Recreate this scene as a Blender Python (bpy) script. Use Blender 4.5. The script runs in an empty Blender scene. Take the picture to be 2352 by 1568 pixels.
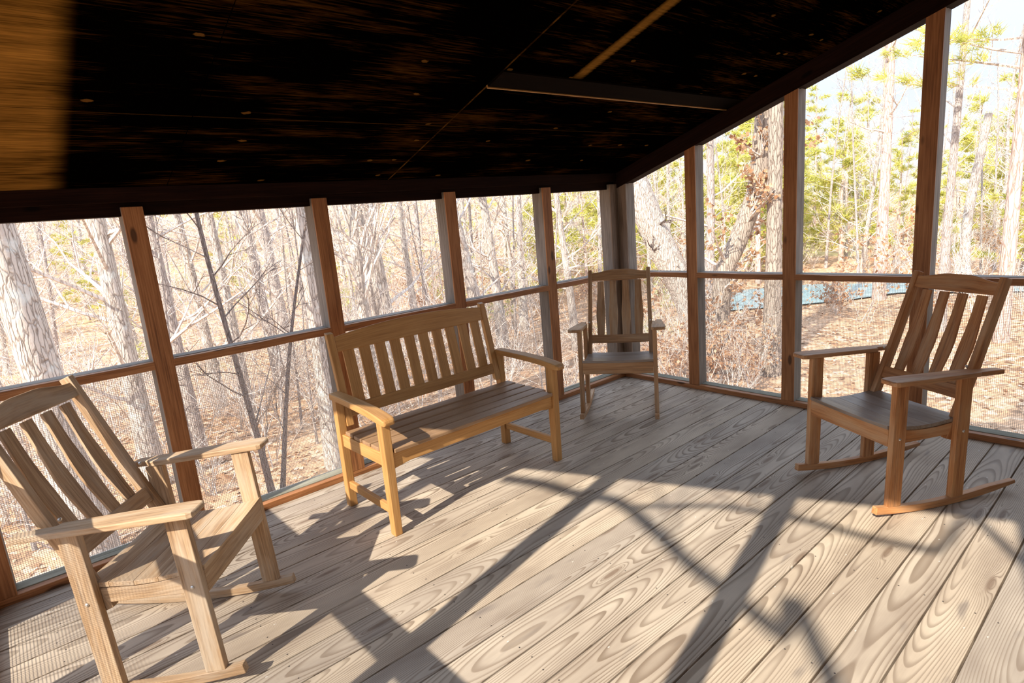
import bpy, bmesh, math, random
from mathutils import Vector, Matrix, noise
V = Vector
PI = math.pi
scene = bpy.context.scene
COL = scene.collection

# ------------------------------------------------------------------ helpers
class MB:
    """collects geometry with two point attributes: gc (grain coordinates) and rnd (random per piece)"""
    def __init__(s, seed=1):
        s.v = []; s.f = []; s.gc = []; s.rn = []; s.mi = []; s.rng = random.Random(seed)
    def piece(s):
        r = s.rng; return (r.random(), r.random(), r.random())
    def sweep(s, secs, cap=True, rnd=None, mats=None):
        """secs: list of (centre, half vector a, half vector b): a four-sided bar following the centres"""
        rnd = rnd or s.piece(); n0 = len(s.v); L = 0; prev = None
        for c, a, b in secs:
            c, a, b = V(c), V(a), V(b)
            if prev is not None: L += (c - prev).length
            prev = c
            for sa, sb in ((-1, -1), (1, -1), (1, 1), (-1, 1)):
                s.v.append(c + a*sa + b*sb); s.gc.append((L, a.length*sa, b.length*sb)); s.rn.append(rnd)
        m = len(secs)
        for i in range(m - 1):
            for k in range(4):
                k2 = (k + 1) % 4
                s.f.append((n0+4*i+k, n0+4*i+k2, n0+4*i+4+k2, n0+4*i+4+k)); s.mi.append(mats[k] if mats else 0)
        if cap:
            s.f.append((n0+3, n0+2, n0+1, n0)); s.mi.append(0)
            e = n0 + 4*(m-1); s.f.append((e, e+1, e+2, e+3)); s.mi.append(0)
    def bar(s, p, q, a, b, rnd=None, mats=None):
        s.sweep([(p, a, b), (q, a, b)], rnd=rnd, mats=mats)
    def tube(s, pts, rad, sides=6, rnd=None, cap=False, rough=0.0, rseed=0.0):
        rnd = rnd or s.piece(); n0 = len(s.v); L = 0
        pts = [V(p) for p in pts]; m = len(pts)
        d = (pts[1]-pts[0]).normalized()
        a = d.cross(V((0.31, 0.87, 0.38))).normalized()
        for i in range(m):
            if i: L += (pts[i]-pts[i-1]).length
            d = (pts[min(i+1, m-1)]-pts[max(i-1, 0)]).normalized()
            a = (a - d*a.dot(d)).normalized(); b = d.cross(a)
            for k in range(sides):
                t = 2*PI*k/sides; o = a*math.cos(t)+b*math.sin(t); r = rad[i]
                if rough:
                    q = V((math.cos(t)*2.2+rseed, math.sin(t)*2.2, L*0.9))
                    r *= 1 + rough*(noise.noise(q)*1.4 + noise.noise(V((math.cos(t)*6+rseed, math.sin(t)*6, L*1.6)))*0.8)
                s.v.append(pts[i]+o*r); s.gc.append((L, t, 0)); s.rn.append(rnd)
        for i in range(m-1):
            for k in range(sides):
                k2 = (k+1) % sides
                s.f.append((n0+i*sides+k, n0+i*sides+k2, n0+(i+1)*sides+k2, n0+(i+1)*sides+k)); s.mi.append(0)
        if cap:
            s.f.append(tuple(n0+k for k in range(sides))[::-1]); s.mi.append(0)
            s.f.append(tuple(n0+(m-1)*sides+k for k in range(sides))); s.mi.append(0)
    def poly(s, pts, rnd=None):
        rnd = rnd or s.piece(); n0 = len(s.v)
        for p in pts: s.v.append(V(p)); s.gc.append(tuple(p)); s.rn.append(rnd)
        s.f.append(tuple(range(n0, n0+len(pts)))); s.mi.append(0)
    def shift(s, o):
        o = V(o); s.v = [p+o for p in s.v]; return s
    def mesh(s, name, mats, smooth=False):
        me = bpy.data.meshes.new(name)
        me.from_pydata([tuple(p) for p in s.v], [], s.f)
        for an, dat in (('gc', s.gc), ('rnd', s.rn)):
            at = me.attributes.new(an, 'FLOAT_VECTOR', 'POINT')
            at.data.foreach_set('vector', [c for t in dat for c in t])
        for m in (mats if isinstance(mats, (list, tuple)) else [mats]): me.materials.append(m)
        me.polygons.foreach_set('material_index', s.mi)
        if smooth: me.polygons.foreach_set('use_smooth', [True]*len(s.f))
        me.update(); return me
    def build(s, name, mats, parent=None, smooth=False, bevel=0.0):
        o = bpy.data.objects.new(name, s.mesh(name, mats, smooth)); COL.objects.link(o)
        if parent: o.parent = parent
        if bevel:
            md = o.modifiers.new('bevel', 'BEVEL'); md.width = bevel; md.segments = 2; md.limit_method = 'ANGLE'; md.angle_limit = math.radians(40)
        return o

def tag(o, label=None, cat=None, group=None, kind=None):
    if label: o['label'] = label
    if cat: o['category'] = cat
    if group: o['group'] = group
    if kind: o['kind'] = kind
    return o
def empty(name, loc=(0, 0, 0), rot=(0, 0, 0)):
    o = bpy.data.objects.new(name, None); COL.objects.link(o); o.location = loc; o.rotation_euler = rot
    o.empty_display_size = .1; return o
def copy_tree(o, parent=None):
    c = o.copy(); COL.objects.link(c)
    if parent: c.parent = parent
    for ch in [x for x in o.children]: copy_tree(ch, c)
    return c

# ------------------------------------------------------------------ materials
def newmat(name):
    m = bpy.data.materials.new(name); m.use_nodes = True
    nt = m.node_tree; nt.nodes.clear(); return m, nt
class N:
    def __init__(s, nt): s.nt = nt
    def __call__(s, t, ins=None, **kw):
        n = s.nt.nodes.new(t)
        for k, v in kw.items(): setattr(n, k, v)
        for k, v in (ins or {}).items():
            sock = n.inputs[k]
            if isinstance(v, bpy.types.NodeSocket): s.nt.links.new(v, sock)
            else: sock.default_value = v
        return n
    def math(s, op, a, b=None, c=None, clamp=False):
        n = s.nt.nodes.new('ShaderNodeMath'); n.operation = op; n.use_clamp = clamp
        for i, v in enumerate((a, b, c)):
            if v is None: continue
            if isinstance(v, bpy.types.NodeSocket): s.nt.links.new(v, n.inputs[i])
            else: n.inputs[i].default_value = v
        return n.outputs[0]
    def mix(s, fac, a, b, blend='MIX'):
        n = s.nt.nodes.new('ShaderNodeMix'); n.data_type = 'RGBA'; n.blend_type = blend
        for i, v in ((0, fac), (6, a), (7, b)):
            if isinstance(v, bpy.types.NodeSocket): s.nt.links.new(v, n.inputs[i])
            else: n.inputs[i].default_value = v if i == 0 else (tuple(v)+(1,))[:4]
        return n.outputs[2]
    def ramp(s, fac, stops):
        n = s.nt.nodes.new('ShaderNodeValToRGB'); e = n.color_ramp.elements
        while len(e) < len(stops): e.new(.5)
        for i, (p, c) in enumerate(stops): e[i].position = p; e[i].color = (tuple(c)+(1,))[:4]
        s.nt.links.new(fac, n.inputs[0]); return n.outputs[0]
    def noise(s, vec, scale, detail=3, rough=.55, dist=0):
        n = s('ShaderNodeTexNoise', {'Scale': scale, 'Detail': detail, 'Roughness': rough, 'Distortion': dist})
        if vec is not None: s.nt.links.new(vec, n.inputs['Vector'])
        return n.outputs[0]
    def mapped(s, vec, sc, loc=(0, 0, 0)):
        n = s('ShaderNodeMapping', {'Vector': vec, 'Scale': sc, 'Location': loc}); return n.outputs[0]
    def attr(s, name): return s('ShaderNodeAttribute', attribute_name=name).outputs['Vector']
    def bump(s, h, strength=.3, dist=.01):
        return s('ShaderNodeBump', {'Height': h, 'Strength': strength, 'Distance': dist}).outputs[0]
    def out(s, bsdf): s('ShaderNodeOutputMaterial', {'Surface': bsdf})
    def principled(s, col, rough=.6, normal=None, spec=.4, **kw):
        ins = {'Base Color': col if isinstance(col, bpy.types.NodeSocket) else tuple(col)+(1,), 'Roughness': rough, 'Specular IOR Level': spec}
        if normal is not None: ins['Normal'] = normal
        ins.update(kw)
        return s('ShaderNodeBsdfPrincipled', ins).outputs[0]

def wood(name, dark, mid, light, grey=None, rough=.55, knots=True, spec=.35):
    m, nt = newmat(name); n = N(nt)
    gc = n.attr('gc'); rnd = n.attr('rnd')
    off = n('ShaderNodeVectorMath', {0: rnd, 1: (37, 19, 23)}, operation='MULTIPLY').outputs[0]
    g = n('ShaderNodeVectorMath', {0: gc, 1: off}, operation='ADD').outputs[0]
    fine = n.noise(n.mapped(g, (5, 170, 170)), 1, 4, .6)
    mids = n.noise(n.mapped(g, (2.2, 34, 34)), 1, 3, .55, .5)
    broad = n.noise(n.mapped(g, (3, 9, 9)), 1, 2)
    f = n.math('ADD', n.math('MULTIPLY', fine, .62), n.math('ADD', n.math('MULTIPLY', mids, .36), n.math('MULTIPLY', broad, .3)))
    f = n.math('SUBTRACT', f, .10)
    c = n.ramp(f, [(.34, dark), (.54, mid), (.74, light)])
    sep = n('ShaderNodeSeparateXYZ', {0: rnd})
    c = n.mix(n.math('MULTIPLY', sep.outputs[0], .35), c, n.mix(1, c, (.72, .68, .64), 'MULTIPLY'))
    if knots:
        vo = n('ShaderNodeTexVoronoi', {'Vector': n.mapped(g, (3.2, 9, 9)), 'Scale': 1.0, 'Randomness': 1.0})
        k = n.math('SMOOTHSTEP' if False else 'LESS_THAN', vo.outputs['Distance'], .0)
        kk = n('ShaderNodeMapRange', {0: vo.outputs['Distance'], 1: .09, 2: .15, 3: .85, 4: 0.0}).outputs[0]
        c = n.mix(kk, c, tuple(x*.35 for x in dark))
    if grey:
        gn = n.noise(n.mapped(g, (2.5, 14, 14), (5, 3, 1)), 1, 4, .65)
        gm = n('ShaderNodeMapRange', {0: gn, 1: .45, 2: .68, 3: 0.0, 4: .75}).outputs[0]
        c = n.mix(gm, c, grey)
    n.out(n.principled(c, rough, n.bump(f, .25, .003), spec)); return m

def flat(name, col, rough=.6, metallic=0.0, var=.15, scale=6):
    m, nt = newmat(name); n = N(nt)
    co = n('ShaderNodeTexCoord').outputs['Object']
    f = n.noise(co, scale, 4)
    c = n.mix(f, tuple(x*(1-var) for x in col), tuple(min(1, x*(1+var)) for x in col))
    n.out(n.principled(c, rough, None, .4, Metallic=metallic)); return m

def deck_mat():
    m, nt = newmat('weathered_deck'); n = N(nt)
    gc = n.attr('gc'); rnd = n.attr('rnd')
    s = n('ShaderNodeSeparateXYZ', {0: gc}); r = n('ShaderNodeSeparateXYZ', {0: rnd})
    xo = n.math('ADD', s.outputs[0], n.math('MULTIPLY', r.outputs[0], 40))
    yo = s.outputs[1]
    vec = n('ShaderNodeCombineXYZ', {0: xo, 1: yo, 2: n.math('MULTIPLY', r.outputs[1], 20)}).outputs[0]
    # plain-sawn grain: a plane cutting nested cones -> cathedral arches; knots push the rings aside
    wob = n.math('MULTIPLY', n.math('SUBTRACT', n.noise(n.mapped(vec, (.48, .5, 1)), 1, 1.5, .45), .5), .26)
    lat = n.math('MULTIPLY', n.math('SUBTRACT', n.noise(n.mapped(vec, (.9, 1.6, 1), (7, 3, 5)), 1, 3, .5), .5), .05)
    vo = n('ShaderNodeTexVoronoi', {'Vector': n.mapped(vec, (1.3, 7.5, 1)), 'Scale': 1.0}, voronoi_dimensions='2D')
    kd = vo.outputs['Distance']
    gate = n.math('GREATER_THAN', n('ShaderNodeSeparateColor', {0: vo.outputs['Color']}).outputs[0], .74)
    kpush = n.math('MULTIPLY', n.math('MULTIPLY', n.math('POWER', 2.718, n.math('MULTIPLY', n.math('MULTIPLY', kd, kd), -70)), .030), gate)
    y2 = n.math('ADD', n.math('ADD', yo, lat), n.math('MULTIPLY', n.math('SUBTRACT', r.outputs[2], .5), .13))
    dd = n.math('ADD', wob, n.math('ADD', n.math('MULTIPLY', r.outputs[1], .11), .035))
    rr = n.math('SQRT', n.math('ADD', n.math('MULTIPLY', y2, y2), n.math('MULTIPLY', dd, dd)))
    rr = n.math('ADD', rr, kpush)
    fr = n.math('FRACT', n.math('MULTIPLY', rr, 150))
    line = n('ShaderNodeMapRange', {0: fr, 1: .42, 2: .90, 3: 0.0, 4: 1.0}, interpolation_type='SMOOTHSTEP').outputs[0]
    edge = n('ShaderNodeMapRange', {0: fr, 1: .94, 2: 1.0, 3: 1.0, 4: 0.0}).outputs[0]
    line = n.math('MULTIPLY', line, edge)
    fib = n.noise(n.mapped(vec, (6, 190, 1)), 1, 3, .6)
    patch = n.noise(n.mapped(vec, (2.2, 7, 1), (3, 9, 2)), 1, 3, .6)
    strength = n('ShaderNodeMapRange', {0: n.noise(n.mapped(vec, (1.1, 3, 1), (1, 8, 6)), 1, 2), 1: .3, 2: .7, 3: .42, 4: 1.0}).outputs[0]
    lm = n.math('MULTIPLY', line, strength)
    base = n.mix(n('ShaderNodeMapRange', {0: patch, 1: .3, 2: .7}).outputs[0], (.405, .33, .262), (.64, .545, .435))
    base = n.mix(n.math('MULTIPLY', fib, .5), base, n.mix(1, base, (.72, .7, .68), 'MULTIPLY'))
    tint = n.mix(r.outputs[2], (.86, .86, .88), (1.08, 1.03, .96))
    base = n.mix(1, base, tint, 'MULTIPLY')
    c = n.mix(n.math('MULTIPLY', lm, .9), base, (.185, .125, .08))
    kcol = n('ShaderNodeMapRange', {0: kd, 1: .05, 2: .11, 3: .8, 4: 0.0}).outputs[0]
    kcol = n.math('MULTIPLY', kcol, gate)
    c = n.mix(kcol, c, (.20, .13, .085))
    stain = n('ShaderNodeMapRange', {0: n.noise(n.mapped(vec, (3.5, 13, 1), (2, 2, 9)), 1, 2, .5), 1: .66, 2: .78, 3: 0.0, 4: .6}).outputs[0]
    c = n.mix(stain, c, (.16, .13, .115))
    # pale scuffs
    sp = n('ShaderNodeTexVoronoi', {'Vector': n.mapped(vec, (5, 11, 1), (4, 4, 0)), 'Scale': 1.0}, voronoi_dimensions='2D')
    spm = n('ShaderNodeMapRange', {0: sp.outputs['Distance'], 1: .018, 2: .03, 3: .6, 4: 0.0}).outputs[0]
    spm = n.math('MULTIPLY', spm, n.math('GREATER_THAN', n('ShaderNodeSeparateColor', {0: sp.outputs['Color']}).outputs[0], .8))
    c = n.mix(spm, c, (.85, .82, .76))
    hgt = n.math('SUBTRACT', n.math('MULTIPLY', fib, .5), n.math('MULTIPLY', lm, .7))
    n.out(n.principled(c, .62, n.bump(hgt, .35, .002), .35)); return m

def ceiling_mat():
    m, nt = newmat('dark_stained_plywood'); n = N(nt)
    co = n('ShaderNodeTexCoord').outputs['Object']
    s = n('ShaderNodeSeparateXYZ', {0: co}); x, y = s.outputs[0], s.outputs[1]
    streak = n.noise(n.mapped(co, (1.0, 14, 1)), 1, 5, .7, .6)
    fine = n.noise(n.mapped(co, (6, 130, 1)), 1, 3, .7)
    patch = n.noise(n.mapped(co, (1.6, 3.2, 1), (3, 1, 0)), 1, 3, .6)
    f = n.math('MULTIPLY', n.math('MULTIPLY', streak, fine), 2.0)
    f = n.math('MULTIPLY', f, patch)
    wear = n('ShaderNodeMapRange', {0: f, 1: .26, 2: .50, 3: 0.0, 4: 1.0}).outputs[0]
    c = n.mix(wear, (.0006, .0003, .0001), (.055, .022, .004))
    # one end paler and more golden, with a soft edge
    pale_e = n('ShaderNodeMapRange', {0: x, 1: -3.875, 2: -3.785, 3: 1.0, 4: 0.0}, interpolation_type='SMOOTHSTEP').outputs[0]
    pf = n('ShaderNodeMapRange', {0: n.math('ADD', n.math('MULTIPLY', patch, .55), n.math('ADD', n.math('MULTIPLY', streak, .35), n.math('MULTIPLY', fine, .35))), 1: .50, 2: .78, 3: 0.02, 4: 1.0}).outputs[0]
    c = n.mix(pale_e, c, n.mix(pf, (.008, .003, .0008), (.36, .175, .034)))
    # a pale scuffed strip running up the slope
    d = n.math('ABSOLUTE', n.math('SUBTRACT', x, n.math('ADD', -1.70, n.math('MULTIPLY', n.math('SUBTRACT', fine, .5), .03))))
    sm = n('ShaderNodeMapRange', {0: d, 1: .018, 2: .045, 3: 1.0, 4: 0.0}).outputs[0]
    yg = n('ShaderNodeMapRange', {0: y, 1: -1.1, 2: -1.2, 3: 0.0, 4: 1.0}).outputs[0]
    c = n.mix(n.math('MULTIPLY', n.math('MULTIPLY', sm, yg), n.math('MULTIPLY', n.math('ADD', fine, .25), .9), clamp=True), c, (.32, .155, .03))
    # worn sheet edges along the joints
    for ax, pos, wd, st in ((x, -2.186, .007, .55), (y, -.640, .004, .18)):
        dj = n.math('ABSOLUTE', n.math('SUBTRACT', ax, pos))
        jm = n('ShaderNodeMapRange', {0: dj, 1: wd*.5, 2: wd, 3: 1.0, 4: 0.0}).outputs[0]
        jw = n('ShaderNodeMapRange', {0: n.noise(co, 9, 3, .7), 1: .42, 2: .62, 3: .1, 4: st}).outputs[0]
        c = n.mix(n.math('MULTIPLY', jm, jw), c, (.22, .10, .022))
    # knot plugs
    vo = n('ShaderNodeTexVoronoi', {'Vector': n.mapped(co, (2.6, 4.6, 0.01)), 'Scale': 1.0}, voronoi_dimensions='2D')
    ks = n.math('ADD', vo.outputs['Distance'], n.math('MULTIPLY', n.noise(co, 30, 3, .6), .10))
    kn = n('ShaderNodeMapRange', {0: ks, 1: .085, 2: .10, 3: .7, 4: 0.0}).outputs[0]
    kn = n.math('MULTIPLY', kn, n.math('GREATER_THAN', n('ShaderNodeSeparateColor', {0: vo.outputs['Color']}).outputs[1], .68))
    c = n.mix(kn, c, (.16, .075, .018))
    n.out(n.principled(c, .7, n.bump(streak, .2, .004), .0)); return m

def bark_mat(name, dark, light, ridge=14, lichen=None, zs=.14):
    m, nt = newmat(name); n = N(nt)
    co = n('ShaderNodeTexCoord').outputs['Object']
    wv = n('ShaderNodeVectorMath', {0: n.mapped(co, (1, 1, zs)), 1: n('ShaderNodeVectorMath', {0: n('ShaderNodeTexNoise', {'Vector': co, 'Scale': 6.0, 'Detail': 3.0}).outputs['Color'], 1: (.05, .05, .03)}, operation='MULTIPLY').outputs[0]}, operation='ADD').outputs[0]
    a = n.noise(n.mapped(co, (1, 1, .3)), ridge*2.2, 5, .7, .3)
    b = n('ShaderNodeTexVoronoi', {'Vector': wv, 'Scale': ridge*1.9}, feature='DISTANCE_TO_EDGE').outputs['Distance']
    bb = n('ShaderNodeMapRange', {0: b, 1: 0.0, 2: .16}).outputs[0]
    f = n.math('ADD', n.math('MULTIPLY', a, .65), n.math('MULTIPLY', bb, .35))
    c = n.ramp(f, [(.28, dark), (.60, light)])
    if lichen:
        ln = n('ShaderNodeMapRange', {0: n.noise(co, 5, 4, .6), 1: .55, 2: .68, 3: 0.0, 4: .7}).outputs[0]
        c = n.mix(ln, c, lichen)
    n.out(n.principled(c, .85, n.bump(f, .8, .03), .15)); return m

def leafy(name, cols, transl=.35):
    m, nt = newmat(name); n = N(nt)
    r = n('ShaderNodeSeparateXYZ', {0: n.attr('rnd')}).outputs[0]
    k = len(cols)-1
    c = n.ramp(r, [(i/k, col) for i, col in enumerate(cols)])
    d = n('ShaderNodeBsdfDiffuse', {'Color': c}).outputs[0]
    t = n('ShaderNodeBsdfTranslucent', {'Color': c}).outputs[0]
    n.out(n('ShaderNodeMixShader', {0: transl, 1: d, 2: t}).outputs[0]); return m

def ground_mat():
    m, nt = newmat('leaf_litter_ground'); n = N(nt)
    co = n('ShaderNodeTexCoord').outputs['Object']
    v = n('ShaderNodeTexVoronoi', {'Vector': n.mapped(co, (1, 1, 0)), 'Scale': 9.0, 'Randomness': 1.0})
    leaf = n('ShaderNodeSeparateColor', {0: v.outputs['Color']}).outputs[0]
    c = n.ramp(leaf, [(0, (.14, .075, .045)), (.35, (.42, .22, .11)), (.65, (.58, .34, .19)), (1, (.72, .50, .34))])
    big = n.noise(n.mapped(co, (.35, .7, 1)), 1, 4, .65)
    bm = n('ShaderNodeMapRange', {0: big, 1: .35, 2: .65, 3: .0, 4: 1.0}).outputs[0]
    c = n.mix(n.math('MULTIPLY', bm, .55), c, (.62, .41, .26))
    sh = n('ShaderNodeMapRange', {0: n.noise(n.mapped(co, (1.2, 2.2, 1), (5, 1, 0)), 1, 5, .7), 1: .52, 2: .7, 3: 0.0, 4: .6}).outputs[0]
    c = n.mix(sh, c, (.12, .075, .05))
    gr = n('ShaderNodeMapRange', {0: n.noise(n.mapped(co, (.16, .16, 1), (11, 4, 0)), 1, 3), 1: .58, 2: .72, 3: 0.0, 4: .6}).outputs[0]
    c = n.mix(gr, c, (.42, .40, .15))
    n.out(n.principled(c, .9, n.bump(leaf, .5, .05), .1)); return m

def screen_mat():
    m, nt = newmat('insect_screen'); n = N(nt)
    d = n('ShaderNodeBsdfDiffuse', {'Color': (.55, .53, .50, 1)}).outputs[0]
    t = n('ShaderNodeBsdfTransparent', {'Color': (1, 1, 1, 1)}).outputs[0]
    co = n('ShaderNodeTexCoord').outputs['Object']
    f = n('ShaderNodeMapRange', {0: n.noise(co, 3, 2), 1: .2, 2: .8, 3: .075, 4: .115}).outputs[0]
    n.out(n('ShaderNodeMixShader', {0: f, 1: t, 2: d}).outputs[0]); return m

def pond_mat():
    m, nt = newmat('pond_water'); n = N(nt)
    co = n('ShaderNodeTexCoord').outputs['Object']
    b = n.bump(n.noise(co, 5, 3), .15, .05)
    c = n.mix(n.noise(co, .8, 3), (.20, .34, .37), (.36, .47, .49))
    n.out(n.principled(c, .25, b, .25)); return m

W_POST = wood('reddish_post_wood', (.17, .064, .021), (.40, .165, .060), (.55, .26, .107))
W_GREY = wood('weathered_grey_wood', (.12, .098, .080), (.235, .20, .168), (.35, .305, .262), knots=False, rough=.75)
W_CORNER = wood('greyed_brown_post', (.13, .085, .055), (.25, .18, .13), (.36, .28, .22), knots=False, rough=.7)
W_PALE = wood('pale_weathered_sill', (.15, .14, .10), (.30, .285, .22), (.43, .41, .33), knots=False, rough=.8)
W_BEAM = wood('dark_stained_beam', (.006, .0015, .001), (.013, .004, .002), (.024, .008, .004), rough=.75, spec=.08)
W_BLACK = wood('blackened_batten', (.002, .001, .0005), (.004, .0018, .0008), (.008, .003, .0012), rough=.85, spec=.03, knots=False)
W_BENCH = wood('golden_bench_wood', (.40, .185, .055), (.56, .285, .095), (.66, .37, .14), knots=False, rough=.5)
W_SEATB = wood('bench_seat_wood', (.24, .13, .06), (.36, .21, .11), (.47, .30, .17), knots=False, rough=.42, spec=.5)
W_CHAIR = wood('weathered_chair_oak', (.20, .105, .048), (.37, .21, .105), (.53, .34, .19), grey=(.40, .30, .215), rough=.55, knots=False)
W_CHAIR_PALE = wood('sun_bleached_chair_oak', (.22, .125, .062), (.48, .31, .175), (.68, .49, .31), grey=(.55, .445, .335), rough=.6, knots=False)
W_CHAIR_RED = wood('red_brown_chair_oak', (.20, .075, .025), (.50, .215, .078), (.68, .36, .15), grey=(.58, .37, .21), rough=.5, knots=False)
W_CHAIR_DULL = wood('dull_brown_chair_oak', (.22, .108, .046), (.49, .265, .12), (.66, .40, .205), grey=(.55, .40, .26), rough=.55, knots=False)
SEAT_SKY = wood('sky_grey_seat_boards', (.17, .12, .085), (.29, .215, .16), (.40, .31, .245), grey=(.36, .31, .27), rough=.38, knots=False, spec=.6)  # grey of the sky's reflection put into the seat colour
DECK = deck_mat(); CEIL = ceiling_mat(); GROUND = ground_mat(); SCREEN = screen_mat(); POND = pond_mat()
BATTEN = wood('lit_batten_edge', (.24, .115, .03), (.38, .19, .052), (.48, .26, .085), knots=False)  # batten edge only: the light it catches is put into the colour
WIRE = flat('galvanised_wire', (.50, .47, .42), .5, .3)
STEEL = flat('bolt_steel', (.66, .64, .60), .35, .8)
NAIL = flat('rusty_nail', (.06, .045, .04), .7, .3)
UNSEEN_SIDING = wood('unseen_house_siding', (.36, .31, .25), (.45, .39, .32), (.53, .47, .39), rough=.7, knots=False)  # unseen wall, made pale to bounce light back into the porch
ROOFM = flat('roof_shingle', (.09, .08, .075), .9)
BARK_PALE = bark_mat('pale_lichen_bark', (.22, .17, .135), (.58, .50, .43), 15, (.70, .70, .64))
BARK_GREY = bark_mat('grey_bark', (.24, .19, .165), (.54, .46, .41), 18)
BARK_DARK = bark_mat('dark_wet_bark', (.07, .052, .045), (.21, .165, .145), 20)
BARK_OAK = bark_mat('oak_bark', (.13, .095, .07), (.42, .345, .28), 13)  # base darkened: the shade on these trunks is put into the colour
BARK_PINE = bark_mat('pine_bark', (.30, .20, .16), (.66, .50, .42), 8)
TWIG = bark_mat('pale_twig_bark', (.42, .34, .285), (.74, .65, .57), 8)
LEAF_TAN = leafy('dry_oak_leaves', [(.30, .15, .075), (.58, .34, .19), (.72, .50, .33)])
NEEDLE = leafy('pine_needles', [(.24, .27, .06), (.50, .49, .11), (.70, .64, .17), (.80, .70, .30)], .4)
EVERG = leafy('evergreen_leaves', [(.26, .28, .08), (.52, .50, .16), (.70, .64, .30)], .35)
LITTER = leafy('fallen_leaves', [(.22, .11, .06), (.52, .30, .17), (.70, .47, .31), (.80, .62, .46)], .15)

# ------------------------------------------------------------------ porch shell
XG = -4.40      # inner face of the gable wall behind the camera
YH = -3.75      # house wall
SL = .327       # roof slope
TH = .09        # wall depth
def shell_floor():
    mb = MB(3); p = .1515; y = -2.193 + p*14.9999
    ys = []
    k = -16
    while True:
        yt = -2.193 - p*k; k += 1
        if yt > .12 + p: continue
        if yt < YH - .02: break
        mb.bar((XG-.1, yt - p/2, -.019), (.1, yt - p/2, -.019), (0, -(p/2-.0032), 0), (0, 0, .019)); ys.append(yt - p/2)
    o = mb.build('floor', DECK, bevel=.0022); tag(o, kind='structure')
    nb = MB(4); r = random.Random(8)
    for yc in ys:
        if yc > 0: continue
        for xj in [-4.2 + .61*i for i in range(8)]:
            for s in (-1, 1):
                x = xj + r.uniform(-.012, .012); y = yc + s*(.045 + r.uniform(-.012, .008))
                nb.poly([(x+.003*math.cos(a), y+.003*math.sin(a), .0009) for a in [i*PI/4 for i in range(8)]])
    tag(nb.build('nail_heads', NAIL, o), kind='stuff')
shell_floor()
def shell_ceiling():
    mb = MB(5)
    z0 = 1.800
    def zc(y): return z0 - SL*y
    # plywood sheets, long side up the slope, with fine gaps
    xs = [XG-.35, -3.40, -2.19, -.97, .30]
    for i in range(4):
        a, b = xs[i]+.002, xs[i+1]-.002
        for y0, y1 in ((.30, -.645), (-.649, -1.86), (-1.864, YH)):
            mb.poly([(a, y0, zc(y0)), (b, y0, zc(y0)), (b, y1, zc(y1)), (a, y1, zc(y1))])
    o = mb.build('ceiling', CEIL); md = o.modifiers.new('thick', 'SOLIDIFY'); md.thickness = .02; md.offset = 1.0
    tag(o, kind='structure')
    # roof deck over the sheets
    rb = MB(6)
    a, b = XG-.35, .30
    secs = [((a, (.3+YH)/2, zc((.3+YH)/2)+.07), (0, (.3-YH)/2, -SL*(.3-YH)/2), (0, SL*.03, .03)), ((b, (.3+YH)/2, zc((.3+YH)/2)+.07), (0, (.3-YH)/2, -SL*(.3-YH)/2), (0, SL*.03, .03))]
    rb.sweep(secs); rf = rb.build('roof', ROOFM); tag(rf, kind='structure')
    # flat batten nailed under the sheets: dark face, edge coloured pale as if catching light
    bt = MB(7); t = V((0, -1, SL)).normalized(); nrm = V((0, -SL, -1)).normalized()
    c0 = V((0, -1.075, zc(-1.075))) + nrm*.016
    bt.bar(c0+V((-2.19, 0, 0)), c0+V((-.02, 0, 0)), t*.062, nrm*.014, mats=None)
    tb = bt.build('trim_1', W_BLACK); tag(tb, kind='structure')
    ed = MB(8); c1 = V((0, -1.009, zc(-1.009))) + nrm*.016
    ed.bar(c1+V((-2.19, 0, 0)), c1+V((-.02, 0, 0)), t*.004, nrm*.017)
    e = ed.build('lit_edge', BATTEN, tb)
shell_ceiling()

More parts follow.
